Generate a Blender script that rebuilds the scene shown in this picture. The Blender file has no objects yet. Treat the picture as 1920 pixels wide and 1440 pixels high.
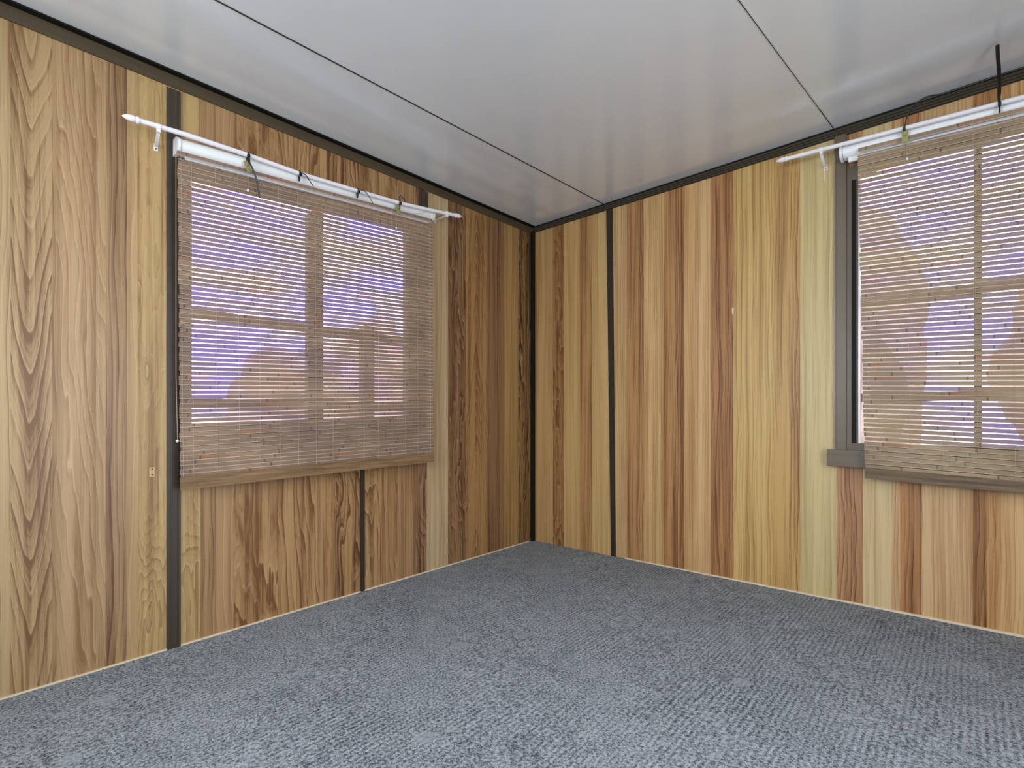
import bpy, math, random
from mathutils import Vector, Matrix
random.seed(7)
sc = bpy.context.scene
# ------------------------------------------------------------------ camera
FPX = 955.6; CX = 960.0; CY = 781.0
AZ = math.radians(131.85)
DV = Vector((math.cos(AZ), math.sin(AZ), 0)); RV = Vector((math.sin(AZ), -math.cos(AZ), 0))
CAM = Vector((2.43928, -2.95772, 0.93))
cd = bpy.data.cameras.new('camera'); cam = bpy.data.objects.new('camera', cd)
sc.collection.objects.link(cam); sc.camera = cam
cam.location = CAM
cam.rotation_euler = (math.pi/2, 0, AZ - math.pi/2)
cd.sensor_width = 36; cd.lens = FPX/1920*36; cd.shift_y = (CY-720)/1920; cd.clip_start = 0.02
# ------------------------------------------------------------------ view, world, light
vs = sc.view_settings
vs.view_transform = 'Standard'; vs.look = 'None'; vs.gamma = 1; vs.use_curve_mapping = False
vs.exposure = 0.12
w = bpy.data.worlds.new('sky'); sc.world = w; w.use_nodes = True
wn = w.node_tree.nodes; wl = w.node_tree.links
bg = wn['Background']
tc = wn.new('ShaderNodeTexCoord'); ns = wn.new('ShaderNodeTexNoise'); ns.inputs['Scale'].default_value = 2.2
ns.inputs['Detail'].default_value = 4
mx = wn.new('ShaderNodeMix'); mx.data_type = 'RGBA'
mx.inputs[6].default_value = (0.62, 0.68, 1.0, 1); mx.inputs[7].default_value = (1.0, 0.98, 1.0, 1)
wl.new(tc.outputs['Generated'], ns.inputs['Vector']); wl.new(ns.outputs['Fac'], mx.inputs[0])
wl.new(mx.outputs[2], bg.inputs['Color']); bg.inputs['Strength'].default_value = 3.4

def area(name, loc, target, sx, sy, power, col):
    l = bpy.data.lights.new(name, 'AREA'); l.shape = 'RECTANGLE'; l.size = sx; l.size_y = sy
    l.energy = power; l.color = col
    o = bpy.data.objects.new(name, l); sc.collection.objects.link(o); o.location = loc
    o.rotation_euler = (Vector(target)-Vector(loc)).to_track_quat('-Z', 'Y').to_euler()
    return o
# added fill lamps standing in for daylight at the unseen rear window and doorway
area('fill_rear_window', (1.5, -4.12, 1.45), (1.5, 0, 1.3), 1.9, 1.1, 48, (0.90, 0.96, 1.0))
area('fill_doorway', (3.82, -2.2, 1.15), (0, -2.0, 1.2), 1.0, 1.9, 46, (0.92, 0.96, 1.0))
LAMP_STRENGTH = 54

# ------------------------------------------------------------------ helpers
def ray(px, py):
    return DV + RV*((px-CX)/FPX) + Vector((0, 0, -(py-CY)/FPX))
def PL(px, py, off=0.0):          # point on a plane parallel to the left wall
    r = ray(px, py); t = (off-CAM.x)/r.x; return CAM + r*t
def PR(px, py, off=0.0):          # point on a plane parallel to the right wall
    r = ray(px, py); t = (-off-CAM.y)/r.y; return CAM + r*t
def floor_z(x, y): return 0.0095*x + 0.0095*y
def ceil_z(x, y): return 2.349 + 0.0042*x + 0.0045*y
def s2l(c):
    return tuple(((v/255)/12.92 if v/255 <= 0.04045 else ((v/255+0.055)/1.055)**2.4) for v in c)
def S(r, g, b): return s2l((r, g, b)) + (1,)

class MB:
    def __init__(s): s.v = []; s.f = []; s.uv = []; s.mi = []
    def quad(s, pts, uv=None, mi=0):
        b = len(s.v); s.v += [tuple(p) for p in pts]; s.f.append(tuple(range(b, b+len(pts)))); s.uv.append(uv); s.mi.append(mi)
    def box(s, a, b, mi=0):
        x0, y0, z0 = [min(a[i], b[i]) for i in range(3)]; x1, y1, z1 = [max(a[i], b[i]) for i in range(3)]
        c = [(x0,y0,z0),(x1,y0,z0),(x1,y1,z0),(x0,y1,z0),(x0,y0,z1),(x1,y0,z1),(x1,y1,z1),(x0,y1,z1)]
        s.hexa(c, mi)
    def hexa(s, c, mi=0, uv=None):
        n = len(s.v); s.v += [tuple(p) for p in c]
        for f in ((0,3,2,1),(4,5,6,7),(0,1,5,4),(1,2,6,5),(2,3,7,6),(3,0,4,7)):
            s.f.append(tuple(n+i for i in f)); s.mi.append(mi); s.uv.append([uv[i] for i in f] if uv else None)
    def bar(s, p, q, n, wd, th, mi=0):
        # bar from p to q, thickness th along n, width wd across
        p = Vector(p); q = Vector(q); n = Vector(n).normalized(); a = (q-p).normalized(); t = a.cross(n).normalized()*wd/2; n2 = n*th/2
        c = [p-t-n2, p+t-n2, p+t+n2, p-t+n2, q-t-n2, q+t-n2, q+t+n2, q-t+n2]; s.hexa(c, mi)
    def tube(s, pts, r, seg=10, mi=0, squash=1.0, cap=True):
        pts = [Vector(p) for p in pts]; rs = r if isinstance(r, (list, tuple)) else [r]*len(pts)
        base = len(s.v); up = None
        for i, p in enumerate(pts):
            a = (pts[min(i+1, len(pts)-1)]-pts[max(i-1, 0)]).normalized()
            if up is None: up = a.orthogonal().normalized()
            up = (up - a*up.dot(a)).normalized(); si = a.cross(up)
            for k in range(seg):
                an = 2*math.pi*k/seg; s.v.append(tuple(p+(up*math.cos(an)+si*math.sin(an)*squash)*rs[i]))
        for i in range(len(pts)-1):
            for k in range(seg):
                a0 = base+i*seg+k; a1 = base+i*seg+(k+1) % seg
                s.f.append((a0, a1, a1+seg, a0+seg)); s.uv.append(None); s.mi.append(mi)
        if cap:
            s.f.append(tuple(base+k for k in range(seg-1, -1, -1))); s.uv.append(None); s.mi.append(mi)
            e = base+(len(pts)-1)*seg; s.f.append(tuple(e+k for k in range(seg))); s.uv.append(None); s.mi.append(mi)
    def extrude(s, prof, p, q, e1, e2, mi=0):
        # closed profile (a,b) in axes e1,e2 swept from p to q
        p = Vector(p); q = Vector(q); n = len(s.v); m = len(prof)
        for c in (p, q):
            for a, b in prof: s.v.append(tuple(c+Vector(e1)*a+Vector(e2)*b))
        for i in range(m):
            j = (i+1) % m; s.f.append((n+i, n+j, n+m+j, n+m+i)); s.uv.append(None); s.mi.append(mi)
        s.f.append(tuple(n+i for i in range(m-1, -1, -1))); s.uv.append(None); s.mi.append(mi)
        s.f.append(tuple(n+m+i for i in range(m))); s.uv.append(None); s.mi.append(mi)
    def ball(s, c, r, seg=12, mi=0, sz=1.0):
        rings = 6; n = len(s.v); c = Vector(c)
        for i in range(rings+1):
            th = math.pi*i/rings
            for k in range(seg):
                a = 2*math.pi*k/seg; s.v.append((c.x+r*max(math.sin(th), .02)*math.cos(a), c.y+r*max(math.sin(th), .02)*math.sin(a), c.z+r*sz*math.cos(th)))
        for i in range(rings):
            for k in range(seg):
                s.f.append((n+i*seg+k, n+(i+1)*seg+k, n+(i+1)*seg+(k+1) % seg, n+i*seg+(k+1) % seg)); s.uv.append(None); s.mi.append(mi)
    def build(s, name, mats, parent=None, origin=None, smooth=False):
        me = bpy.data.meshes.new(name)
        off = Vector(origin) if origin is not None else Vector((0, 0, 0))
        if parent is not None: off = parent.location.copy() if parent.parent is None else parent.location + parent.parent.location
        if parent is not None and parent.parent is not None: off = parent.parent.location.copy()
        me.from_pydata([tuple(Vector(v)-off) for v in s.v], [], s.f); me.update()
        for m in (mats if isinstance(mats, (list, tuple)) else [mats]): me.materials.append(m)
        uvl = me.uv_layers.new(name='UVMap')
        for p in me.polygons:
            p.material_index = s.mi[p.index]; p.use_smooth = smooth
            u = s.uv[p.index]
            if u:
                for k, li in enumerate(p.loop_indices): uvl.data[li].uv = u[k]
        o = bpy.data.objects.new(name, me); sc.collection.objects.link(o)
        if parent is not None: o.parent = parent
        else: o.location = off
        if smooth:
            md = o.modifiers.new('edge', 'EDGE_SPLIT'); md.split_angle = math.radians(40)
        return o
def tag(o, label=None, cat=None, group=None, kind=None):
    if label: o['label'] = label
    if cat: o['category'] = cat
    if group: o['group'] = group
    if kind: o['kind'] = kind
    return o
def empty(name, loc):
    o = bpy.data.objects.new(name, None); sc.collection.objects.link(o); o.location = loc; o.empty_display_size = .05; return o

# ------------------------------------------------------------------ node helpers
class NT:
    def __init__(s, name):
        s.m = bpy.data.materials.new(name); s.m.use_nodes = True; s.t = s.m.node_tree; s.n = s.t.nodes; s.l = s.t.links
        s.b = s.n['Principled BSDF']; s.out = s.n['Material Output']
    def link(s, a, b): s.l.new(a, b)
    def put(s, inp, v):
        if hasattr(v, 'is_output'): s.l.new(v, inp)
        else: inp.default_value = v
    def math(s, op, a, b=0.0, c=0.0, clamp=False):
        n = s.n.new('ShaderNodeMath'); n.operation = op; n.use_clamp = clamp
        s.put(n.inputs[0], a); s.put(n.inputs[1], b); s.put(n.inputs[2], c); return n.outputs[0]
    def noise(s, vec, scale=1.0, detail=2.0, rough=.5, dist=0.0):
        n = s.n.new('ShaderNodeTexNoise'); s.put(n.inputs['Vector'], vec); n.inputs['Scale'].default_value = scale
        n.inputs['Detail'].default_value = detail; n.inputs['Roughness'].default_value = rough; n.inputs['Distortion'].default_value = dist
        return n.outputs['Fac']
    def white(s, v, dims='1D'):
        n = s.n.new('ShaderNodeTexWhiteNoise'); n.noise_dimensions = dims
        s.put(n.inputs['W' if dims == '1D' else 'Vector'], v); return n.outputs['Value']
    def comb(s, x, y, z):
        n = s.n.new('ShaderNodeCombineXYZ'); s.put(n.inputs[0], x); s.put(n.inputs[1], y); s.put(n.inputs[2], z); return n.outputs[0]
    def sep(s, v):
        n = s.n.new('ShaderNodeSeparateXYZ'); s.put(n.inputs[0], v); return n.outputs
    def attr(s, name):
        n = s.n.new('ShaderNodeAttribute'); n.attribute_name = name; return n
    def uv(s):
        n = s.n.new('ShaderNodeUVMap'); n.uv_map = 'UVMap'; return n.outputs[0]
    def mix(s, f, a, b):
        n = s.n.new('ShaderNodeMix'); n.data_type = 'RGBA'; n.clamp_factor = True
        s.put(n.inputs[0], f); s.put(n.inputs[6], a); s.put(n.inputs[7], b); return n.outputs[2]
    def ramp(s, v, a, b, lo=0.0, hi=1.0):
        n = s.n.new('ShaderNodeMapRange'); n.clamp = True
        s.put(n.inputs[0], v); n.inputs[1].default_value = a; n.inputs[2].default_value = b
        n.inputs[3].default_value = lo; n.inputs[4].default_value = hi; return n.outputs[0]
    def bump(s, h, strength=.3, dist=.002):
        n = s.n.new('ShaderNodeBump'); n.inputs['Strength'].default_value = strength; n.inputs['Distance'].default_value = dist
        s.put(n.inputs['Height'], h); s.l.new(n.outputs[0], s.b.inputs['Normal'])
    def base(s, c, rough=.5, spec=.5, metal=0.0):
        s.put(s.b.inputs['Base Color'], c); s.put(s.b.inputs['Roughness'], rough)
        s.b.inputs['Specular IOR Level'].default_value = spec; s.b.inputs['Metallic'].default_value = metal
def plain(name, c, rough=.5, spec=.5, metal=0.0, var=.08, scale=20):
    t = NT(name); g = t.n.new('ShaderNodeNewGeometry').outputs['Position']
    n = t.noise(g, scale, 3)
    c2 = tuple(v*(1-var*2) for v in c[:3])+(1,)
    t.base(t.mix(n, c, c2), rough, spec, metal); return t.m

# wood panelling
def wood_material():
    t = NT('printed_wood_panel')
    uv = t.sep(t.uv()); u, v = uv[0], uv[1]
    g1 = t.sep(t.attr('grain_a').outputs['Vector']); g2 = t.sep(t.attr('grain_b').outputs['Vector'])
    seed = g2[1]
    nw = t.math('SUBTRACT', t.noise(t.comb(t.math('MULTIPLY', u, 7.0), t.math('MULTIPLY', v, 1.5), seed), 1, 1.5), .5)
    nw2 = t.math('SUBTRACT', t.noise(t.comb(t.math('MULTIPLY', u, 26.0), t.math('MULTIPLY', v, 2.6), seed), 1, 2), .5)
    wander = t.math('SUBTRACT', t.noise(t.comb(0.0, t.math('MULTIPLY', v, 1.3), seed), 1, 2), .5)
    uu = t.math('ADD', u, t.math('MULTIPLY', wander, .03))
    warp = t.math('MULTIPLY', g2[0], t.math('ADD', nw, t.math('MULTIPLY', nw2, .30)))
    root = t.math('SQRT', t.math('ADD', t.math('MULTIPLY', uu, uu), .00012))
    F = t.math('ADD', t.math('MULTIPLY', uu, g1[0]), t.math('MULTIPLY', root, g1[1]))
    F = t.math('ADD', F, t.math('MULTIPLY', v, g1[2])); F = t.math('ADD', F, warp)
    fr = t.math('FRACT', F); fl = t.math('FLOOR', F)
    prof = t.math('MULTIPLY', t.math('POWER', fr, 4.0), t.ramp(fr, .90, 1.0, 1.25, 0.0))
    fr2 = t.math('FRACT', t.math('MULTIPLY', F, 3.37)); sub = t.math('MULTIPLY', t.math('POWER', fr2, 3.0), .38)
    prof = t.math('ADD', prof, t.math('ADD', sub, t.math('MULTIPLY', fr, .22)))
    ringamp = t.ramp(t.white(t.math('ADD', fl, t.math('MULTIPLY', seed, 13.7))), 0, 1, .25, 1.0)
    ring = t.math('MULTIPLY', prof, ringamp)
    fib = t.noise(t.comb(t.math('MULTIPLY', u, 330.0), t.math('MULTIPLY', v, 7.0), seed), 1, 2, .6)
    streak = t.noise(t.comb(t.math('MULTIPLY', u, 42.0), t.math('MULTIPLY', v, .7), t.math('ADD', seed, 5.0)), 1, 3, .6)
    broad = t.noise(t.comb(t.math('MULTIPLY', u, 15.0), t.math('MULTIPLY', v, .6), t.math('ADD', seed, 9.0)), 1, 2)
    D = t.math('MULTIPLY', ring, g2[2])
    D = t.math('ADD', D, t.math('MULTIPLY', t.math('SUBTRACT', streak, .47), 2.6))
    D = t.math('ADD', D, t.math('MULTIPLY', t.math('SUBTRACT', fib, .5), .55))
    D = t.math('ADD', D, t.math('MULTIPLY', t.math('SUBTRACT', broad, .5), 1.3))
    fl2 = t.noise(t.comb(t.math('MULTIPLY', t.math('ADD', uu, t.math('MULTIPLY', nw, .05)), 150.0), t.math('MULTIPLY', v, 1.4), t.math('ADD', seed, 3.0)), 1, 2, .6)
    D = t.math('ADD', D, t.ramp(fl2, .56, .70, 0, .38))
    D = t.math('ADD', D, .07, clamp=True)
    col = t.mix(D, t.attr('tint_light').outputs['Color'], t.attr('tint_dark').outputs['Color'])
    pale = t.math('MULTIPLY', t.ramp(fr, .0, .13, 1, 0), .22)
    col = t.mix(t.math('MULTIPLY', pale, ringamp), col, S(226, 204, 165))
    t.base(col, .42, .35); t.bump(t.math('ADD', ring, fib), .12, .0006)
    return t.m
M_WOOD = wood_material()

def ceiling_material():
    t = NT('white_gloss_ceiling_sheet')
    g = t.sep(t.n.new('ShaderNodeNewGeometry').outputs['Position'])
    n1 = t.noise(t.comb(t.math('MULTIPLY', g[0], 5.0), t.math('MULTIPLY', g[1], .45), 0.0), 1, 1.5)
    n2 = t.noise(t.comb(t.math('MULTIPLY', g[0], .5), t.math('MULTIPLY', g[1], 4.0), 4.0), 1, 1.5)
    fade1 = t.ramp(g[0], 0.1, 1.0, 1, .12); fade2 = t.ramp(g[1], -1.0, -.1, .12, 1)
    h = t.math('ADD', t.math('MULTIPLY', n1, fade1), t.math('MULTIPLY', n2, fade2))
    spk = t.noise(t.comb(t.math('MULTIPLY', g[0], 1), g[1], 0.0), 60, 2)
    mark = t.ramp(spk, .80, .83, 0, .5)
    cl = t.noise(t.comb(g[0], g[1], 0.0), 1.3, 3)
    t.base(t.mix(mark, t.mix(cl, S(224, 231, 240), S(218, 225, 234)), S(120, 120, 120)), .35, .5); t.bump(h, .8, .016)
    t.b.inputs['Coat Weight'].default_value = 1.0; t.b.inputs['Coat IOR'].default_value = 1.9; t.b.inputs['Coat Roughness'].default_value = .16
    return t.m
M_CEIL = ceiling_material()

# paler, lower-contrast ovals in the carpet colour
OVALS = ((.282, -2.591, .036), (.888, -1.546, .040), (1.852, -1.108, .036), (1.655, -.161, .045), (1.255, -2.02, .036), (.583, -2.724, .033), (.167, -.525, .045))
def carpet_material():
    t = NT('grey_ribbed_carpet')
    p = t.n.new('ShaderNodeNewGeometry').outputs['Position']; g = t.sep(p)
    a = t.noise(p, 120, 3, .7)
    fleck = t.noise(t.comb(t.math('MULTIPLY', g[0], 1.0), t.math('MULTIPLY', g[1], 1.0), 3.0), 250, 2, .6)
    wob = t.math('MULTIPLY', t.noise(p, 22, 2), .010)
    rib = t.math('SINE', t.math('MULTIPLY', t.math('ADD', g[0], wob), 2*math.pi/.019))
    ribm = t.math('MULTIPLY', rib, t.ramp(t.noise(p, 3.0, 2), .35, .65, .2, 1.0))
    big = t.noise(p, 2.2, 3, .6); mid = t.noise(p, 14, 3, .6)
    D = t.math('ADD', t.math('MULTIPLY', t.math('SUBTRACT', a, .5), 3.2), t.math('MULTIPLY', t.math('SUBTRACT', fleck, .5), 1.5))
    D = t.math('ADD', D, t.math('MULTIPLY', ribm, .17))
    D = t.math('ADD', D, t.math('MULTIPLY', t.math('SUBTRACT', big, .5), .35))
    D = t.math('ADD', D, t.math('MULTIPLY', t.math('SUBTRACT', mid, .5), .5))
    for (ox, oy, rr) in OVALS:
        dx = t.math('SUBTRACT', g[0], ox); dy = t.math('SUBTRACT', g[1], oy)
        aa = t.math('MULTIPLY', t.math('ADD', t.math('MULTIPLY', dx, DV.x), t.math('MULTIPLY', dy, DV.y)), 1.1)
        bb = t.math('ADD', t.math('MULTIPLY', dx, RV.x), t.math('MULTIPLY', dy, RV.y))
        q = t.math('DIVIDE', t.math('SQRT', t.math('ADD', t.math('MULTIPLY', aa, aa), t.math('MULTIPLY', bb, bb))), rr)
        D = t.math('ADD', t.math('MULTIPLY', D, t.ramp(q, .85, .95, .45, 1)), t.ramp(q, .80, .95, .12, 0))
    D = t.math('ADD', D, .5, clamp=True)
    col = t.mix(D, S(62, 69, 77), S(168, 175, 181))
    t.base(col, .95, .1); t.bump(t.math('ADD', a, t.math('MULTIPLY', ribm, .2)), .5, .003)
    return t.m
M_CARPET = carpet_material()

def slat_material(name, cA, cB, cC, trans=.36, tcol=(.40, .34, .86, 1)):
    t = NT(name)
    uv = t.sep(t.uv()); u, v = uv[0], uv[1]
    row = t.math('FLOOR', v)
    rnd = t.white(row)
    seg = t.math('FLOOR', t.math('ADD', t.math('MULTIPLY', u, 3.1), t.math('MULTIPLY', rnd, 17.0)))
    segr = t.white(t.comb(row, seg, 0.0), '3D')
    segf = t.math('FRACT', t.math('ADD', t.math('MULTIPLY', u, 3.1), t.math('MULTIPLY', rnd, 17.0)))
    node = t.ramp(t.math('ABSOLUTE', t.math('SUBTRACT', segf, .5)), .485, .495, 0, .55)
    fibre = t.noise(t.comb(t.math('MULTIPLY', u, 7.0), t.math('MULTIPLY', v, 4.5), 0.0), 1, 3)
    orange = t.math('MULTIPLY', t.ramp(segr, .86, .90, 0, .6), t.ramp(segf, .0, .5, 1, 0))
    c = t.mix(segr, cA, cB); c = t.mix(t.ramp(fibre, .35, .75, 0, .55), c, cC)
    c = t.mix(orange, c, S(170, 112, 62)); c = t.mix(node, c, S(60, 44, 34))
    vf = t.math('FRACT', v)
    c = t.mix(t.math('ADD', t.ramp(vf, .84, .93, 0, .75), t.ramp(vf, .10, .04, 0, .35)), c, S(232, 218, 205))  # pale bands paint in the light that the slat edges catch
    t.base(c, .6, .25)
    tr = t.n.new('ShaderNodeBsdfTransparent'); tr.inputs['Color'].default_value = tcol
    ms = t.n.new('ShaderNodeMixShader'); patch = t.noise(t.comb(t.math('MULTIPLY', u, 2.2), t.math('MULTIPLY', v, .11), 2.0), 1, 3, .6)
    t.put(ms.inputs[0], t.math('MULTIPLY', t.ramp(segr, 0, 1, .8, 1.15), t.ramp(patch, .36, .60, trans*.25, trans)))
    t.link(t.b.outputs[0], ms.inputs[1]); t.link(tr.outputs[0], ms.inputs[2]); t.link(ms.outputs[0], t.out.inputs['Surface'])
    return t.m
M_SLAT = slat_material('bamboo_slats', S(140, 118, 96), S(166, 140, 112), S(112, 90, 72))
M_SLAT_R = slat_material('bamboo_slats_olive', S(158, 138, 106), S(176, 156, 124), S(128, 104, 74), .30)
def rail_material(name, a, b):
    t = NT(name); g = t.sep(t.n.new('ShaderNodeNewGeometry').outputs['Position'])
    n = t.noise(t.comb(t.math('MULTIPLY', g[0], 5), t.math('MULTIPLY', g[1], 5), t.math('MULTIPLY', g[2], 120)), 1, 3, .6)
    t.base(t.mix(t.ramp(n, .3, .7), a, b), .6, .3); return t.m
M_RAIL = rail_material('brown_bamboo_rail', S(146, 118, 84), S(96, 74, 50))
M_RAIL_R = rail_material('dark_bamboo_rail', S(122, 104, 80), S(80, 68, 54))
M_BROWN = plain('brown_trim', S(60, 52, 40), .45, .4)
M_BROWN_FR = plain('brown_frame', S(98, 86, 68), .4, .5)
M_DARK = plain('dark_brown_trim', S(50, 42, 32), .5, .3)
M_BLACK = plain('black_strip', S(22, 20, 16), .6, .2)
M_CORN = rail_material('brown_cornice', S(78, 68, 50), S(70, 60, 43))
M_CORN2 = rail_material('dark_cornice', S(66, 60, 48), S(56, 50, 39))
M_SEAM = plain('dark_seam', S(58, 58, 60), .6, .2)
M_SEAM_P = plain('pale_seam', S(215, 215, 218), .5, .3)
M_CREAM = plain('cream_bead', S(222, 208, 178), .5, .3)
M_WHITE = plain('white_plastic', S(236, 236, 244), .3, .5, var=.02)
M_WHITE2 = plain('white_metal_case', S(238, 243, 246), .35, .5, var=.02)
M_STRING = plain('pale_thread', S(188, 172, 158), .7, .2)
M_TIE = plain('black_nylon', S(18, 18, 20), .4, .5)
M_CLIP = plain('olive_brass_clip', S(158, 156, 100), .45, .5, .3)
M_ALU = plain('bare_aluminium', S(190, 190, 190), .35, .5, .6)
M_SCREW = plain('steel_screw', S(110, 108, 104), .35, .5, .8)
def glass_material():
    t = NT('window_glass')
    tr = t.n.new('ShaderNodeBsdfTransparent'); gl = t.n.new('ShaderNodeBsdfGlossy'); gl.inputs['Roughness'].default_value = .02
    fr = t.n.new('ShaderNodeFresnel'); fr.inputs[0].default_value = 1.25
    ms = t.n.new('ShaderNodeMixShader'); t.link(fr.outputs[0], ms.inputs[0]); t.link(tr.outputs[0], ms.inputs[1]); t.link(gl.outputs[0], ms.inputs[2])
    t.link(ms.outputs[0], t.out.inputs['Surface']); return t.m
M_GLASS = glass_material()

# ------------------------------------------------------------------ walls with printed planks
# kind: grain_a (straight freq, cathedral freq, vertical freq), warp, contrast
K = {'st': ((58, 0, 0), 3.4, .9), 'fine': ((72, 0, 0), 2.2, .8), 'cath': ((0, -44, 6.0), 2.8, 1.15), 'cathup': ((0, 50, 8.0), 3.5, .8),
     'burl': ((12, 0, 5.0), 15.0, .75), 'slant': ((40, 0, 4.0), 5.0, .65), 'knot': ((38, 0, 1.5), 9.0, 1.1), 'plain': ((34, 0, 0), 2.5, .4),
     'wild': ((24, 16, 2.2), 6.5, 1.05)}
def wall(name, planks, plane, holes, zr, label, ranges):
    """planks: (a, b, kind, light, dark, centre); plane: function (a, z, depth) -> point"""
    mb = MB(); rows = []
    zs = sorted(set([zr[0], zr[1]] + [z for h in holes for z in (h[2], h[3])]))
    A = []
    for (a, b, kind, cl, cdk, ctr) in planks:
        seed = random.uniform(0, 60)
        cuts = sorted(set([a, b] + [h[k] for h in holes for k in (0, 1) if a < h[k] < b]))
        for i in range(len(cuts)-1):
            for j in range(len(zs)-1):
                ca, cb = cuts[i], cuts[i+1]; za, zb = zs[j], zs[j+1]; mid = ((ca+cb)/2, (za+zb)/2)
                if any(h[0] < mid[0] < h[1] and h[2] < mid[1] < h[3] for h in holes): continue
                mb.quad([plane(ca, za, 0), plane(cb, za, 0), plane(cb, zb, 0), plane(ca, zb, 0)],
                        [(ca-ctr, za), (cb-ctr, za), (cb-ctr, zb), (ca-ctr, zb)])
                A.append((kind, cl, cdk, seed))
                mb.quad([plane(ca, za, .06), plane(ca, zb, .06), plane(cb, zb, .06), plane(cb, za, .06)], None, 1)
                A.append(('plain', cl, cdk, seed))
    for h in holes:
        for (p, q) in (((h[0], h[2]), (h[1], h[2])), ((h[1], h[2]), (h[1], h[3])), ((h[1], h[3]), (h[0], h[3])), ((h[0], h[3]), (h[0], h[2]))):
            mb.quad([plane(p[0], p[1], 0), plane(q[0], q[1], 0), plane(q[0], q[1], .06), plane(p[0], p[1], .06)], None, 1); A.append(('plain', (90, 80, 64), (80, 70, 60), 1))
    o = mb.build(name, [M_WOOD, M_BROWN])
    me = o.data
    TF = (.95, .925, .865) if name == 'wall_right' else (.88, .875, .85)
    for nm, ty in (('grain_a', 'FLOAT_VECTOR'), ('grain_b', 'FLOAT_VECTOR'), ('tint_light', 'FLOAT_COLOR'), ('tint_dark', 'FLOAT_COLOR')):
        me.attributes.new(nm, ty, 'FACE')
    ga, gb, tl, td = [me.attributes[nm] for nm in ('grain_a', 'grain_b', 'tint_light', 'tint_dark')]
    for i, (kind, cl, cdk, seed) in enumerate(A):
        k = K[kind]; ga.data[i].vector = k[0]; gb.data[i].vector = (k[1], seed, k[2])
        tl.data[i].color = S(*[c*k for c, k in zip(cl, TF)]); td.data[i].color = S(*[c*k for c, k in zip(cdk, TF)])
    tag(o, label, 'wall', kind='structure'); return o
def mk(px_list, conv):
    out = []
    for i, (p0, kind, cl, cdk, *rest) in enumerate(px_list[:-1]):
        a = conv(p0) if isinstance(p0, (int, float)) else p0[0]
        p1 = px_list[i+1][0]; b = conv(p1) if isinstance(p1, (int, float)) else p1[0]
        ctr = conv(rest[0]) if rest else (a+b)/2
        out.append((a, b, kind, cl, cdk, ctr))
    return out
yl = lambda p: PL(p, 700).y
xr = lambda p: PR(p, 700).x
left_planks = mk([
    ((-4.1,), 'st', (186, 160, 118), (132, 96, 60)), ((-3.7,), 'cath', (188, 158, 116), (128, 92, 58)), ((-3.2,), 'slant', (190, 162, 122), (140, 104, 70)),
    (-60, 'st', (190, 164, 122), (140, 106, 70)), (20, 'cath', (188, 158, 116), (122, 86, 52), 57), (98, 'st', (176, 144, 104), (130, 94, 60)),
    (106, 'slant', (192, 160, 120), (148, 112, 76)), (180, 'slant', (188, 156, 116), (150, 116, 80)), (198, 'st', (176, 142, 104), (108, 74, 46)), (238, 'plain', (194, 162, 118), (168, 134, 94)),
    (258, 'burl', (200, 170, 118), (146, 110, 66)), (375, 'st', (178, 142, 100), (118, 82, 50)), (405, 'plain', (186, 150, 108), (160, 124, 84)),
    (438, 'wild', (190, 152, 106), (124, 84, 48), 520), (600, 'st', (190, 152, 106), (112, 76, 44)), (612, 'knot', (184, 144, 98), (102, 66, 38)),
    (680, 'wild', (188, 150, 104), (122, 84, 50), 700), (745, 'st', (184, 146, 106), (128, 90, 60)), (780, 'knot', (164, 126, 94), (92, 60, 42)),
    (800, 'plain', (206, 184, 146), (170, 140, 102)), (840, 'knot', (160, 122, 86), (88, 58, 38)), (873, 'cathup', (178, 138, 90), (122, 82, 46), 893),
    (914, 'st', (152, 114, 78), (96, 64, 42)), (945, 'fine', (186, 150, 98), (132, 92, 48)), (972, 'knot', (156, 118, 70), (60, 40, 24)), ((0.0,), '', 0, 0)], yl)
right_planks = mk([
    ((0.0,), 'fine', (172, 140, 98), (122, 88, 54)), (1008, 'fine', (188, 156, 110), (150, 116, 74)), (1037, 'knot', (160, 122, 80), (112, 74, 42)), (1057, 'fine', (196, 166, 116), (168, 134, 88)),
    (1087, 'st', (176, 138, 94), (116, 78, 44)), (1110, 'fine', (200, 172, 122), (170, 138, 92)), (1151, 'fine', (202, 174, 132), (168, 134, 94)), (1175, 'st', (180, 140, 98), (116, 74, 42)),
    (1207, 'fine', (208, 178, 132), (166, 128, 84)), (1245, 'st', (184, 142, 98), (112, 72, 42)), (1282, 'fine', (206, 172, 124), (162, 120, 78)),
    (1304, 'fine', (212, 182, 138), (176, 140, 96)), (1332, 'st', (180, 134, 90), (100, 62, 36)), (1375, 'fine', (206, 180, 122), (156, 122, 70)), (1452, 'st', (198, 166, 110), (136, 98, 56)), (1500, 'plain', (206, 192, 148), (172, 154, 110)),
    (1570, 'st', (182, 142, 106), (112, 72, 46)), (1618, 'plain', (208, 192, 154), (180, 154, 112)), (1672, 'fine', (204, 176, 136), (160, 118, 78)), (1688, 'st', (178, 132, 88), (96, 60, 34)), (1728, 'fine', (206, 178, 138), (166, 128, 88)),
    (1824, 'st', (176, 130, 84), (98, 62, 34)), (1850, 'st', (190, 148, 100), (130, 88, 50)), (1872, 'fine', (210, 178, 132), (170, 124, 76)), (1925, 'st', (180, 136, 92), (110, 70, 40)),
    ((2.8,), 'fine', (206, 176, 130), (160, 118, 78)), ((3.2,), 'st', (184, 142, 98), (112, 72, 42)), ((3.7,), '', 0, 0)], xr)
def rnd_planks(a, b):
    out = []; x = a
    while x < b-.01:
        e = min(b, x+random.uniform(.1, .22)); k = random.choice(['st', 'fine', 'cath', 'plain', 'slant'])
        out.append((x, e, k, (196, 164, 120), (134, 98, 62), (x+e)/2)); x = e
    return out
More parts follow.
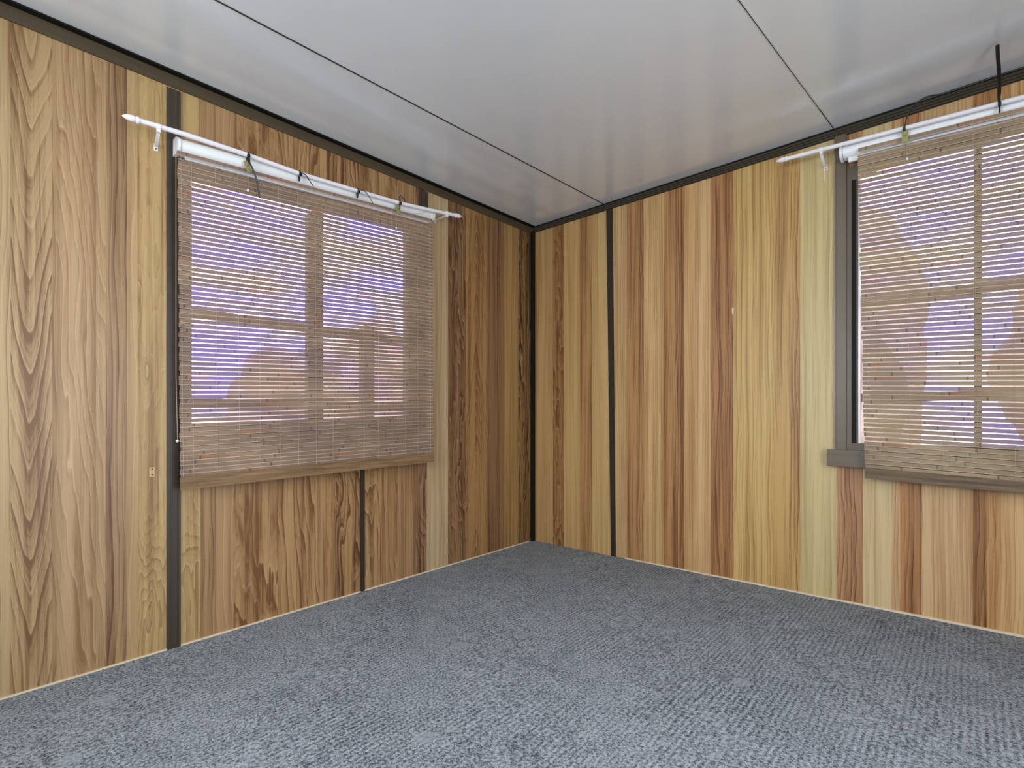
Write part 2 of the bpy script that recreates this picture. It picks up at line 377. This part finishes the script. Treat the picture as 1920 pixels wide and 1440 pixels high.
# window openings (y range or x range, z range)
WL = (-2.300, -1.130, .860, 2.035)
WR = (1.994, 3.060, .765, 2.150)
wall('wall_left', left_planks, lambda a, z, d: (-d, a, z), [WL], (-.08, 2.40), 'left wall of printed light oak planks around the wide window', None)
wall('wall_right', right_planks, lambda a, z, d: (a, d, z), [WR], (-.08, 2.40), 'right wall of streaky yellow brown printed planks beside the window with a sill', None)
wall('wall_back', rnd_planks(0, 3.7), lambda a, z, d: (a, -4.1-d, z), [(.5, 2.5, .9, 2.0)], (-.08, 2.40), 'wood panelled wall behind the viewer', None)
wall('wall_side', rnd_planks(-4.1, 0), lambda a, z, d: (3.7+d, a, z), [(-2.75, -1.65, 0.0, 2.05)], (-.08, 2.40), 'wood panelled side wall with an open doorway', None)

# floor and ceiling
mb = MB(); e = .06
c4 = [(-e, -4.1-e), (3.7+e, -4.1-e), (3.7+e, e), (-e, e)]
mb.hexa([(x, y, floor_z(x, y)-.08) for x, y in c4]+[(x, y, floor_z(x, y)) for x, y in c4])
tag(mb.build('floor', M_CARPET), 'blue grey ribbed carpet covering the whole floor', 'floor', kind='structure')
mb = MB(); mb.hexa([(x, y, ceil_z(x, y)) for x, y in c4]+[(x, y, ceil_z(x, y)+.1) for x, y in c4])
tag(mb.build('ceiling', M_CEIL), 'glossy pale grey sheet ceiling with faint ripples', 'ceiling', kind='structure')

tn = [0]
def trim(mb, mats, label, smooth=False):
    tn[0] += 1
    return tag(mb.build('trim_%d' % tn[0], mats, smooth=smooth), label, 'trim', kind='structure')
# ceiling joints
def seam(p, q, wdt, mat, lab):
    mb = MB(); P = Vector((p[0], p[1], ceil_z(*p)-.0008)); Q = Vector((q[0], q[1], ceil_z(*q)-.0008)); mb.bar(P, Q, (0, 0, 1), wdt, .003)
    return trim(mb, mat, lab)
seam((.4805, -4.09), (.622, -.01), .006, M_SEAM, 'long thin dark joint line across the ceiling nearest the left wall')
seam((1.63, -4.09), (1.9425, -.01), .003, M_SEAM, 'shorter thin joint line across the ceiling above the right window')
seam((1.635, -4.09), (1.928, -.25), .005, M_SEAM_P, 'pale lip beside the ceiling joint above the right window')
# cornices: L-shaped, brown leg on the wall and dark leg under the ceiling
def cornice(axis, a0, a1, z0b, z1b, leg, lab, groove):
    mb = MB()
    def P(a, d, z): return (d, a, z) if axis == 'y' else (a, -d, z)
    n = 8
    for i in range(n):
        s0 = a0+(a1-a0)*i/n; s1 = a0+(a1-a0)*(i+1)/n
        cz = lambda s: ceil_z(0, s) if axis == 'y' else ceil_z(s, 0)
        bz = lambda s: z0b+(z1b-z0b)*(s-a0)/(a1-a0)
        mb.hexa([P(s0, 0, bz(s0)), P(s0, .006, bz(s0)), P(s1, .006, bz(s1)), P(s1, 0, bz(s1)),
                 P(s0, 0, cz(s0)), P(s0, .006, cz(s0)), P(s1, .006, cz(s1)), P(s1, 0, cz(s1))], 0)
        mb.hexa([P(s0, .004, cz(s0)-.006), P(s0, leg, cz(s0)-.006), P(s1, leg, cz(s1)-.006), P(s1, .004, cz(s1)-.006),
                 P(s0, .004, cz(s0)), P(s0, leg, cz(s0)), P(s1, leg, cz(s1)), P(s1, .004, cz(s1))], 1)
        if groove:
            for gz in groove:
                mb.hexa([P(s0, .005, bz(s0)+gz), P(s0, .008, bz(s0)+gz), P(s1, .008, bz(s1)+gz), P(s1, .005, bz(s1)+gz),
                         P(s0, .005, bz(s0)+gz+.002), P(s0, .008, bz(s0)+gz+.002), P(s1, .008, bz(s1)+gz+.002), P(s1, .005, bz(s1)+gz+.002)], 1)
    return trim(mb, [M_CORN2 if groove else M_CORN, M_BLACK], lab)
cornice('y', -4.1, 0, 2.272, 2.298, .034, 'dark brown cornice strip along the top of the left wall', None)
cornice('x', 0, 3.7, 2.305, 2.314, .012, 'dark brown cornice strip along the top of the right wall', (.001, .014, .026))
def post_left(p0, p1, za, zb, th, mats, lab, rib=False):
    mb = MB(); y0 = yl(p0); y1 = yl(p1)
    mb.box((0, y0, za), (th, y1, zb))
    if rib:
        mb.box((th-.001, y0+.012, za), (th+.003, y0+.016, zb)); mb.box((th-.001, y1-.012, za), (th+.003, y1-.008, zb))
    return trim(mb, mats, lab)
post_left(312, 338, -.045, 2.275, .007, M_BROWN, 'wide dark brown upright strip left of the left window', True)
post_left(789, 801, 2.03, 2.285, .006, M_BROWN, 'short dark brown upright strip above the right end of the left blind')
post_left(675, 683, -.02, .86, .005, M_DARK, 'narrow dark upright strip on the wall below the left window')
mb = MB()
mb.hexa([(0, -.030, 0), (.024, -.030, 0), (.024, 0, 0), (0, 0, 0), (0, -.028, 2.31), (.024, -.028, 2.31), (.024, 0, 2.31), (0, 0, 2.31)])
trim(mb, M_BLACK, 'black corner strip where the two panelled walls meet')
mb = MB()
a0, a1 = PR(1137.5, 420).x, PR(1149, 420).x; b0, b1 = PR(1146.5, 1030).x, PR(1155, 1030).x
mb.hexa([(b0, -.006, .0), (b1, -.006, .0), (b1, 0, .0), (b0, 0, .0), (a0, -.006, 2.31), (a1, -.006, 2.31), (a1, 0, 2.31), (a0, 0, 2.31)])
trim(mb, M_DARK, 'dark brown upright strip on the right wall near the corner')
mb = MB(); mb.box((xr(1566), -.014, .76), (xr(1588), 0, 2.312)); mb.box((xr(1566)+.003, -.018, .77), (xr(1566)+.007, -.013, 2.2))
trim(mb, M_BROWN_FR, 'brown upright strip left of the right window above the sill')
mb = MB(); mb.box((WR[1]+.01, -.014, -.02), (WR[1]+.05, 0, 2.31)); trim(mb, M_BROWN_FR, 'brown upright strip at the far edge of the right window')
# cream bead at the foot of the walls
mb = MB()
for y0, y1 in ((-4.1, yl(312)), (yl(338), yl(675)), (yl(683), -.05)):
    mb.hexa([(0, y0, floor_z(0, y0)-.01), (.008, y0, floor_z(0, y0)-.01), (.008, y1, floor_z(0, y1)-.01), (0, y1, floor_z(0, y1)-.01),
             (0, y0, floor_z(0, y0)+.006), (.008, y0, floor_z(0, y0)+.006), (.008, y1, floor_z(0, y1)+.005), (0, y1, floor_z(0, y1)+.005)])
tag(mb.build('baseboard_left', M_CREAM), 'thin cream bead along the foot of the left wall', 'baseboard', kind='structure')
mb = MB(); x0, x1 = .78, 3.7
mb.hexa([(x0, -.008, floor_z(x0, 0)-.01), (x1, -.010, floor_z(x1, 0)-.01), (x1, 0, floor_z(x1, 0)-.01), (x0, 0, floor_z(x0, 0)-.01),
         (x0, -.008, floor_z(x0, 0)+.006), (x1, -.010, floor_z(x1, 0)+.012), (x1, 0, floor_z(x1, 0)+.012), (x0, 0, floor_z(x0, 0)+.006)])
tag(mb.build('baseboard_right', M_CREAM), 'thin cream bead along the foot of the right wall', 'baseboard', kind='structure')

# ------------------------------------------------------------------ windows
def window(name, plane, a0, a1, z0, z1, mull, glass, label, top_slope=None):
    """plane(a, z, d): d positive goes outwards. glass = (a, b, zb0, zb1, zt0, zt1)"""
    root = empty(name, plane((a0+a1)/2, z0, .03)); tag(root, label, 'window', kind='structure')
    ga, gb, zb0, zb1, zt0, zt1 = glass
    mb = MB()
    def slab(c, d0, d1):
        mb.hexa([plane(a, z, d1) for a, z in c]+[plane(a, z, d0) for a, z in c])
    slab([(a0, z0), (ga, z0), (ga, z1), (a0, z1)], -.004, .055); slab([(gb, z0), (a1, z0), (a1, z1), (gb, z1)], -.004, .055)
    slab([(ga, z0), (gb, z0), (gb, zb1), (ga, zb0)], -.004, .055); slab([(ga, zt0), (gb, zt1), (gb, z1), (ga, z1)], -.004, .055)
    mb.build('frame', M_BROWN_FR, root)
    mb = MB(); slab2 = [(ga+.0, zb0), (ga+.007, zb0), (ga+.007, zt0), (ga, zt0)]
    mb.hexa([plane(a, z, .03) for a, z in slab2]+[plane(a, z, .002) for a, z in slab2]); mb.build('edge_channel', M_ALU, root)
    mb = MB(); m0, m1 = mull
    mb.hexa([plane(a, z, .05) for a, z in ((m0, zb0), (m1, zb0), (m1, zt1), (m0, zt0))]+[plane(a, z, .012) for a, z in ((m0, zb0), (m1, zb0), (m1, zt1), (m0, zt0))])
    mb.build('mullion', M_BROWN_FR, root)
    for a, b in ((ga, m0), (m1, gb)):
        mb = MB(); q = [(a, zb0), (b, zb1), (b, zt1), (a, zt0)]
        mb.hexa([plane(x, z, .036) for x, z in q]+[plane(x, z, .032) for x, z in q]); mb.build('pane', M_GLASS, root)
    return root
g0 = PL(352, 335, -.03); g1 = PL(760, 430, -.03); g2 = PL(352, 797, -.03); g3 = PL(760, 781, -.03)
w1 = window('window_1', lambda a, z, d: (-d, a, z), *WL, (PL(575, 500, -.03).y, PL(603, 500, -.03).y), (g0.y, g1.y, g2.z, g3.z, g0.z, g1.z), 'wide two-pane brown framed window in the left wall behind the bamboo blind')
w2 = window('window_2', lambda a, z, d: (a, d, z), *WR, (PR(1826, 600, -.03).x, PR(1841, 600, -.03).x), (xr(1609), 2.985, .80, .80, 2.115, 2.115), 'two-pane brown framed window in the right wall above the brown sill')
mb = MB(); mb.box((PR(1554, 860).x, -.045, PR(1554, 872, .0).z), (WR[1]+.06, .0, PR(1554, 842, 0).z)); mb.box((PR(1554, 860).x+.005, -.05, PR(1554, 872, .0).z+.06), (WR[1]+.06, -.03, PR(1554, 842, 0).z+.001))
mb.build('window_sill', M_BROWN_FR, w2)
mb = MB(); mb.box((xr(1597), -.006, .80), (xr(1606), -.001, 2.08)); mb.build('dark_slot_bar', M_BLACK, w2)  # black bar stands in for the dark slot beside the pane
w3 = window('window_3', lambda a, z, d: (a, -4.1-d, z), .5, 2.5, .9, 2.0, (1.49, 1.51), (.54, 2.46, .94, .94, 1.96, 1.96), 'brown framed window added unseen in the wall behind the viewer for fill light')  # unseen window, added as an opening for the rear fill lamp
r = empty('door_1', (3.73, -2.2, 0)); tag(r, 'open doorway frame added unseen in the side wall for fill light', 'door', kind='structure')  # unseen doorway, added as an opening for the side fill lamp
mb = MB(); mb.box((3.69, -2.75, 0), (3.77, -2.71, 2.05)); mb.box((3.69, -1.69, 0), (3.77, -1.65, 2.05)); mb.box((3.69, -2.75, 2.01), (3.77, -1.65, 2.05)); mb.build('door_frame', M_BROWN_FR, r)

# ------------------------------------------------------------------ roller blinds behind the bamboo blinds
def d_profile(r):
    return [(-r*.9, -r), (-r*.9, r)] + [(r*math.sin(a)*1.0, r*math.cos(a)) for a in [math.radians(t) for t in range(10, 180, 18)]]
def roller(P0, P1, inward, label, chain_pts):
    root = empty('roller_blind', (Vector(P0)+Vector(P1))/2); tag(root, label, 'roller blind', 'white roller blinds rolled up under the curtain rods')
    P0 = Vector(P0); P1 = Vector(P1); ax = (P1-P0).normalized(); up = Vector((0, 0, 1))
    mb = MB(); mb.extrude(d_profile(.031), P0, P1, inward, up); mb.build('head_case', M_WHITE2, root, smooth=True)
    for p, s in ((P0, -1), (P1, 1)):
        mb = MB(); mb.extrude(d_profile(.035), p+ax*s*.002, p+ax*s*.014, inward, up); mb.build('end_bracket', M_WHITE, root, smooth=True)
    mb = MB(); iv = Vector(inward)
    mb.extrude([(-.006, -.011), (.006, -.011), (.006, .011), (-.006, .011)], P0+ax*.02-up*.043+iv*.005, P1-ax*.02-up*.043+iv*.005, inward, up)
    mb.build('hem_bar', M_WHITE2, root)
    if chain_pts:
        mb = MB(); mb.tube(chain_pts, .0015, 6); mb.build('bead_chain', M_STRING, root)
        mb = MB(); mb.ball(chain_pts[-1], .007); mb.build('chain_knob', M_WHITE, root, smooth=True)
    return root
roller(PL(336, 275, .045), PL(806, 404, .045), (1, 0, 0), 'white roller blind case rolled up at the top of the left window', [PL(330, 290, .05), PL(330, 560, .03), PL(330, 700, .02), PL(333, 827, .018)])
e = PR(1582, 287, .05); roller(e, (3.12, -.05, e.z-.035), (0, -1, 0), 'white roller blind case with curved bracket at the top of the right window', None)

# ------------------------------------------------------------------ bamboo blinds
def blind(corner, inward, along, N, label, mat, railmat, rail_h, str_gap, loc, closed_from, sag):
    """corner = four points TL, TR, BR, BL"""
    TL, TR, BR, BL = [Vector(c) for c in corner]
    root = empty('bamboo_blind', loc); tag(root, label, 'blind', 'bamboo slat blinds hanging over the two windows')
    iv = Vector(inward)
    def P(u, t, d=0.0):
        a = TL.lerp(TR, u); b = BL.lerp(BR, u); p = a.lerp(b, t)
        p = p + iv*(d + sag*math.sin(math.pi*min(1, t))*(.3+.7*u))
        return p
    mb = MB(); W = (TR-TL).length
    H = (BL-TL).length; pitch = 1.0/N
    ts = []
    t = 0.0
    tend = 1-rail_h/H
    k = 0
    while t < tend-pitch*.6:
        gap = .15 if k > 0 else .13
        if t > closed_from: gap = .05
        j = random.uniform(-.03, .03)
        a = t+pitch*(gap/2+j); b = t+pitch*(1-gap/2+j)
        if k == 1: a = t + pitch*.62
        M = 10
        e0 = random.uniform(-.0025, .0025)/W; e1 = random.uniform(-.0025, .0025)/W
        th = .0006
        for m in range(M):
            u0 = e0+(1+e1-e0)*m/M; u1 = e0+(1+e1-e0)*(m+1)/M
            c = [P(u0, b, -th), P(u1, b, -th), P(u1, b, th), P(u0, b, th), P(u0, a, -th), P(u1, a, -th), P(u1, a, th), P(u0, a, th)]
            uv = [(u0*W, k+.98), (u1*W, k+.98), (u1*W, k+.98), (u0*W, k+.98), (u0*W, k+.02), (u1*W, k+.02), (u1*W, k+.02), (u0*W, k+.02)]
            n = len(mb.v); mb.v += [tuple(x) for x in c]
            fs = [(0,3,2,1),(4,5,6,7),(0,1,5,4),(2,3,7,6)] + ([(3,0,4,7)] if m == 0 else []) + ([(1,2,6,5)] if m == M-1 else [])
            for f in fs:
                mb.f.append(tuple(n+i for i in f)); mb.mi.append(0); mb.uv.append([uv[i] for i in f])
        t += pitch*(1 if t <= closed_from else .93); k += 1
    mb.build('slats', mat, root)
    mb = MB(); a = tend-.002; sg = 12
    for m in range(sg):
        u0, u1 = m/sg, (m+1)/sg
        mb.hexa([P(u0, 1, -.004), P(u1, 1, -.004), P(u1, 1, .005), P(u0, 1, .005), P(u0, a, -.004), P(u1, a, -.004), P(u1, a, .005), P(u0, a, .005)])
    for fr in (0, .45):
        mb.hexa([P(0, a+(1-a)*(fr+.05), .004), P(1, a+(1-a)*(fr+.05), .004), P(1, a+(1-a)*(fr+.05), .007), P(0, a+(1-a)*(fr+.05), .007),
                 P(0, a+(1-a)*fr, .004), P(1, a+(1-a)*fr, .004), P(1, a+(1-a)*fr, .007), P(0, a+(1-a)*fr, .007)])
    mb.build('bottom_rail', railmat, root)
    us = [.008]; x = str_gap*.55
    while x < W-.02: us.append(x/W); x += str_gap
    us.append(.985)
    for u in us:
        mb = MB(); pts = []
        for i in range(N*2+1):
            tt = min(1, i*pitch/2); pts.append(P(u, tt, .0018+(.0008 if i % 2 else 0)))
        mb.tube(pts, .00055, 5); mb.build('string', M_STRING, root)
    return root, P
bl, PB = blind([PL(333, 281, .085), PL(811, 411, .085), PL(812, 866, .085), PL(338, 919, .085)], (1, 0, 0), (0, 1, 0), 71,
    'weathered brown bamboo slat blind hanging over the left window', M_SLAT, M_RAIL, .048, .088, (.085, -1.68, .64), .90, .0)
tr = PR(1920, 200, .09); br = PR(1920, 926, .09); tl = PR(1608, 278, .09); bll = PR(1622, 896, .09)
kx = (3.16-tl.x)/(tr.x-tl.x)
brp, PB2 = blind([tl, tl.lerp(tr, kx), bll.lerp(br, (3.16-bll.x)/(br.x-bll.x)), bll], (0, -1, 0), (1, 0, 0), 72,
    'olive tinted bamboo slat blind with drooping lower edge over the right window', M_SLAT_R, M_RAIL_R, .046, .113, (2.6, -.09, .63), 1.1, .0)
# brass clips and white cord knobs of the blinds
def clip(P, a, b, n, wdt, parent, mat=None):
    mb = MB(); mb.bar(P(*a), P(*b), n, wdt, .004); mb.bar(P(*a)+Vector(n)*.003, P(*a).lerp(P(*b), .4)+Vector(n)*.003, n, wdt*.6, .006)
    mb.tube([P(*b)+Vector(n)*.002, P(*b)+Vector(n)*.006], .003, 8); mb.build('clip', mat or M_CLIP, parent)
clip(PL, (461, 302, .1), (468, 324, .1), (1, 0, 0), .02, bl); clip(PL, (747, 383, .1), (747, 402, .1), (1, 0, 0), .026, bl)
clip(PR, (1697, 246, .105), (1697, 268, .105), (0, -1, 0), .022, brp)
for P, p, q, par in ((PL, (465, 326, .092), (465, 357, .092), bl), (PL, (743, 402, .092), (743, 427, .092), bl), (PR, (1701, 270, .096), (1701, 298, .096), brp)):
    mb = MB(); mb.tube([P(*p), P(*q)], .001, 6); mb.build('pull_cord', M_STRING, par)
    mb = MB(); mb.ball(P(*q), .005, sz=1.3); mb.build('cord_knob', M_WHITE, par, smooth=True)
mb = MB(); mb.tube([PL(748, 403, .1), PL(760, 405, .105), PL(778, 402, .1), PL(790, 399, .1), PL(803, 398, .1), PL(806, 406, .098), PL(804, 418, .094)], .0012, 6); mb.build('loose_wire', M_ALU, bl)

# ------------------------------------------------------------------ curtain rods
def rod(P, pts, off, brackets, label, extra=None):
    ps = [P(x, y, off) for x, y in pts] + (extra or [])
    root = empty('curtain_rod', sum(ps, Vector())/len(ps)); tag(root, label, 'curtain rod', 'white curtain rods above the two windows')
    mb = MB(); mb.tube(ps, .0098, 14); mb.build('pole', M_WHITE, root, smooth=True)
    for a, b in ((ps[0], ps[1]), (ps[-1], ps[-2])):
        d = (a-b).normalized(); mb = MB()
        mb.tube([a-d*.006, a, a+d*.003, a+d*.004, a+d*.012, a+d*.026, a+d*.038, a+d*.046], [.0125, .0135, .0125, .0100, .0130, .0115, .0075, .002], 14); mb.build('finial', M_WHITE, root, smooth=True)
    for (rp, wp, dx) in brackets:
        A = rp; B = wp; inw = (A-B); inw.z = 0; inw = inw.normalized(); side = inw.cross(Vector((0, 0, 1)))
        br_ = empty('bracket', Vector((0, 0, 0))); 
        mb = MB(); path = []
        for i in range(9):
            s = i/8; a = s*math.pi/2
            d = A.lerp(B, 0)  # arc from rod down to wall plate
            dist = (A-B).dot(inw); h = A.z-.008-B.z
            path.append(B+inw*(dist*math.cos(a))+Vector((0, 0, h*(1-math.sin(a))))+side*0)
        lat = (A-B).dot(side)
        path = [p+side*lat*(1-i/8) for i, p in enumerate(path)]
        for i in range(8):
            p, q = path[i], path[i+1]; t = (q-p).normalized(); nn = t.cross(side).normalized()
            mb.hexa([p-side*.006-nn*.0015, p+side*.006-nn*.0015, p+side*.006+nn*.0015, p-side*.006+nn*.0015, q-side*.006-nn*.0015, q+side*.006-nn*.0015, q+side*.006+nn*.0015, q-side*.006+nn*.0015])
        mb.bar(B+inw*.002+Vector((0, 0, .012)), B+inw*.002-Vector((0, 0, .016)), inw, .014, .004)
        # cradle under and round the rod
        ax = side
        mb.tube([A-ax*.007, A+ax*.007], .0125, 14)
        mb.box(A-Vector((.006, .006, .022)), A+Vector((.006, .006, -.008)))
        bpy.data.objects.remove(br_)
        b_ = mb.build('bracket', M_WHITE, root, smooth=False)
        mb = MB(); mb.tube([B+inw*.004-Vector((0, 0, .008)), B+inw*.0065-Vector((0, 0, .008))], .0035, 8); s_ = mb.build('screw', M_SCREW, b_)
    return root
rod(PL, [(257, 225), (350, 253), (465, 291), (560, 325), (660, 355), (750, 381), (803, 393), (855, 404)], .1,
    [(PL(297, 238, .1), PL(292, 276, 0), 0), (PL(838, 400, .1), PL(815, 413, 0), 0)], 'white curtain rod with pointed ends above the left window')
q = PR(1472, 299, .1); q2 = PR(1920, 184, .1); ext = q+(q2-q)*((3.28-q.x)/(q2.x-q.x))
rod(PR, [(1474, 298), (1700, 239.5), (1920, 182)], .1, [(PR(1540, 281, .1), PR(1549, 314, 0), 0), (Vector((3.2, -.1, ext.z)), Vector((3.2, 0, ext.z-.04)), 0)], 'white curtain rod above the right window running out of view', [ext])

# ------------------------------------------------------------------ cable ties
def tie(root_p, around, tail, r, label, head_down=.018, squash=.45):
    root = empty('cable_tie', root_p); tag(root, label, 'cable tie', 'black cable ties holding the blinds to the rods')
    c = Vector(root_p); mb = MB(); R = .0115
    ax = Vector((0, 1, 0)) if around == 'y' else Vector((1, 0, 0)); e1 = Vector((1, 0, 0)) if around == 'y' else Vector((0, -1, 0)); up = Vector((0, 0, 1))
    pts = [c+e1*R*math.cos(a)+up*(R*math.sin(a)) for a in [math.radians(k) for k in range(-60, 241, 25)]]
    pts += [c-e1*.004-up*head_down*1.6, c+e1*.0-up*head_down*2.0]
    pts = [c-up*head_down*1.9+e1*.004] + pts
    mb.tube(pts, .0032, 8); mb.build('loop', M_TIE, root, smooth=True)
    mb = MB(); h = c+e1*(R+.002)-up*.008; mb.box(h-Vector((.005, .005, .007)), h+Vector((.005, .005, .007))); mb.build('head', M_TIE, root)
    mb = MB(); mb.tube([h]+tail, r, 8, squash=squash); mb.build('tail', M_TIE, root, smooth=True)
    return root
def smooth_pts(pts, n=5):
    out = []
    for i in range(len(pts)-1):
        p0 = pts[max(i-1, 0)]; p1 = pts[i]; p2 = pts[i+1]; p3 = pts[min(i+2, len(pts)-1)]
        for k in range(n):
            t = k/n; out.append(.5*((2*p1)+(-p0+p2)*t+(2*p0-5*p1+4*p2-p3)*t*t+(-p0+3*p1-3*p2+p3)*t**3))
    out.append(pts[-1]); return out
tie(PL(464, 290.5, .1), 'y', smooth_pts([PL(468, 305, .125), PL(477, 325, .13), PL(483, 347, .125), PL(487, 371, .115)]), .004, 'black cable tie with the longest drooping tail, leftmost on the left rod')
tie(PL(561, 325, .1), 'y', smooth_pts([PL(566, 324, .13), PL(573, 328, .14), PL(580, 338, .135), PL(588, 350, .13)]), .0028, 'black cable tie with short curved tail, second from the left on the left rod')
tie(PL(670, 358, .1), 'y', smooth_pts([PL(674, 356, .13), PL(684, 359, .14), PL(693, 370, .135), PL(700, 383, .13)]), .0028, 'black cable tie with short curved tail, third from the left on the left rod')
tie(PL(748, 380, .1), 'y', smooth_pts([PL(749, 369, .115), PL(752, 367, .11), PL(758, 375, .09), PL(766, 392, .07)]), .0028, 'black cable tie above the brass clip near the right end of the left rod')
tie(PR(1696, 240.5, .1), 'x', smooth_pts([PR(1698, 228, .125), PR(1702, 215, .13), PR(1712, 200, .13), PR(1727, 187, .125), PR(1743, 180, .12), PR(1768, 177, .11)]), .0032, 'black cable tie with a long tail arching up to the cornice over the right blind')
tl_ = smooth_pts([PR(1873, 185, .125), PR(1874, 160, .17), PR(1873, 130, .22), PR(1871, 105, .265), PR(1870, 84, .29)])
tie(PR(1874, 194, .1), 'x', tl_, [.005]*3+[.0068]*(len(tl_)-3)+[.0066], 'thick black strap standing straight up from the right rod against the ceiling', squash=.8)

# black cable along the cornice on the right wall
mb = MB(); pts = [Vector((x, -.016, ceil_z(x, 0)-.006)) for x in (2.26, 2.5, 2.8, 3.2, 3.69)]; mb.tube(pts, .0035, 8)
tag(mb.build('black_cable', M_TIE, origin=pts[0]), 'thin black cable running along the ceiling edge above the right blind', 'cable')
# small two-hole plate on the left wall
c = PL(285, 885, 0); mb = MB(); root = empty('wall_plate', c); tag(root, 'tiny wood coloured plate with two holes on the left wall', 'wall plate')
mb.box((0, c.y-.009, c.z-.019), (.0015, c.y+.009, c.z+.019)); mb.build('plate', plain('tan_plate', S(198, 166, 116)), root)
for s in (-.011, .011):
    mb = MB(); mb.tube([(.001, c.y, c.z+s), (.003, c.y, c.z+s)], .0035, 8); mb.build('screw_hole', M_DARK, root)
# flaked spot on the right wall
wr = bpy.data.objects['wall_right']
for (px, py, w_, h_) in ((1374, 583, .005, .022), (1546, 330, .003, .03)):
    c = PR(px, py, 0); mb = MB(); n = 8
    for side in (0,):
        mb.extrude([(w_*math.cos(a)*(1+.3*math.sin(a)), h_*math.sin(a)) for a in [2*math.pi*k/n for k in range(n)]], c, c+Vector((0, -.0012, 0)), (1, 0, 0), (0, 0, 1))
    mb.build('paint_flake', M_CREAM, wr)

# ------------------------------------------------------------------ ceiling lamp behind the viewer
lz = ceil_z(2.72, -3.15)
root = empty('ceiling_lamp', (2.72, -3.15, lz)); tag(root, 'round white glass ceiling lamp', 'ceiling lamp')
mb = MB(); mb.tube([(2.72, -3.15, lz), (2.72, -3.15, lz-.04)], .07, 20); mb.build('lamp_base', M_WHITE, root, smooth=True)
me = NT('lit_glass'); em = me.n.new('ShaderNodeEmission'); em.inputs[0].default_value = (1, .975, .94, 1); em.inputs[1].default_value = LAMP_STRENGTH
me.link(em.outputs[0], me.out.inputs['Surface'])
mb = MB(); mb.ball((2.72, -3.15, lz-.11), .075, 20); mb.build('lamp_shade', me.m, root, smooth=True)

# ------------------------------------------------------------------ outside
mb = MB(); mb.box((-14, -14, -.9), (14, 14, -.85))
t = NT('yard_ground'); p = t.n.new('ShaderNodeNewGeometry').outputs['Position']; t.base(t.mix(t.noise(p, 3, 4), S(150, 140, 120), S(120, 128, 90)), .9, .1)
tag(mb.build('floor_yard', t.m), 'dry yard ground outside the windows', 'ground', kind='structure')
M_TIM = rail_material('weathered_timber', S(150, 112, 92), S(120, 92, 80))
t = NT('shrub_leaves'); p = t.n.new('ShaderNodeNewGeometry').outputs['Position']; t.base(t.mix(t.noise(p, 18, 3), S(212, 178, 165), S(226, 204, 186)), .8, .2); M_LEAF = t.m
def railing(P, a0, a1, zs, label, posts):
    root = empty('verandah_railing', P((a0+a1)/2, -.85)); tag(root, label, 'railing', 'timber railings outside the windows')
    for z, h in zs:
        mb = MB(); q0 = Vector(P(a0, z)); q1 = Vector(P(a1, z)); n = Vector(P(0, 1, 1))-Vector(P(0, 1, 0)); mb.bar(q0, q1, n, h, .04); mb.build('rail', M_TIM, root)
    for a in posts:
        mb = MB(); mb.bar(P(a, -.85), P(a, zs[0][0]+.08), Vector(P(0, 1, 1))-Vector(P(0, 1, 0)), .09, .09); mb.build('post', M_TIM, root)
railing(lambda a, z, d=0: (-1.3-d, a, z), -4, 3, ((1.60, .06), (1.02, .06)), 'brown timber railing seen between the slats of the left blind', (-2.9, -.6, 1.9))
railing(lambda a, z, d=0: (a, 1.3+d, z), .5, 5, ((1.72, .06), (1.06, .06)), 'brown timber railing seen between the slats of the right blind', (1.5, 3.3))
def shrub(c, r, h, label):
    root = empty('shrub', (c[0], c[1], -.85)); tag(root, label, 'shrub', 'reddish shrubs outside the windows')
    from mathutils import noise as mn
    mb = MB(); NR, NS = 22, 36
    for i in range(NR+1):
        th = math.pi*i/NR
        for k in range(NS):
            a = 2*math.pi*k/NS; d = Vector((math.sin(th)*math.cos(a), math.sin(th)*math.sin(a), math.cos(th)))
            q = 1 + .28*mn.noise(d*2.1+Vector(c)) + .12*mn.noise(d*7+Vector(c))
            mb.v.append((c[0]+d.x*r*q, c[1]+d.y*r*q, c[2]+d.z*h*q))
    for i in range(NR):
        for k in range(NS):
            mb.f.append((i*NS+k, (i+1)*NS+k, (i+1)*NS+(k+1) % NS, i*NS+(k+1) % NS)); mb.uv.append(None); mb.mi.append(0)
    mb.build('foliage', M_LEAF, root)
    mb = MB(); mb.tube([(c[0], c[1], -.85), (c[0]+.03, c[1], c[2])], [.05, .02], 8); mb.build('stem', M_TIM, root)
shrub((-2.5, -.7, .75), .62, .8, 'rounded reddish shrub outside the middle of the left window')
shrub((-3.4, .9, .9), .8, 1.2, 'tall reddish shrub outside the right part of the left window')
shrub((1.4, 2.6, 1.3), .75, 1.6, 'tall reddish shrub outside the left pane of the right window')
shrub((3.6, 3.4, 1.5), .9, 1.3, 'wide reddish shrub outside the middle of the right window')
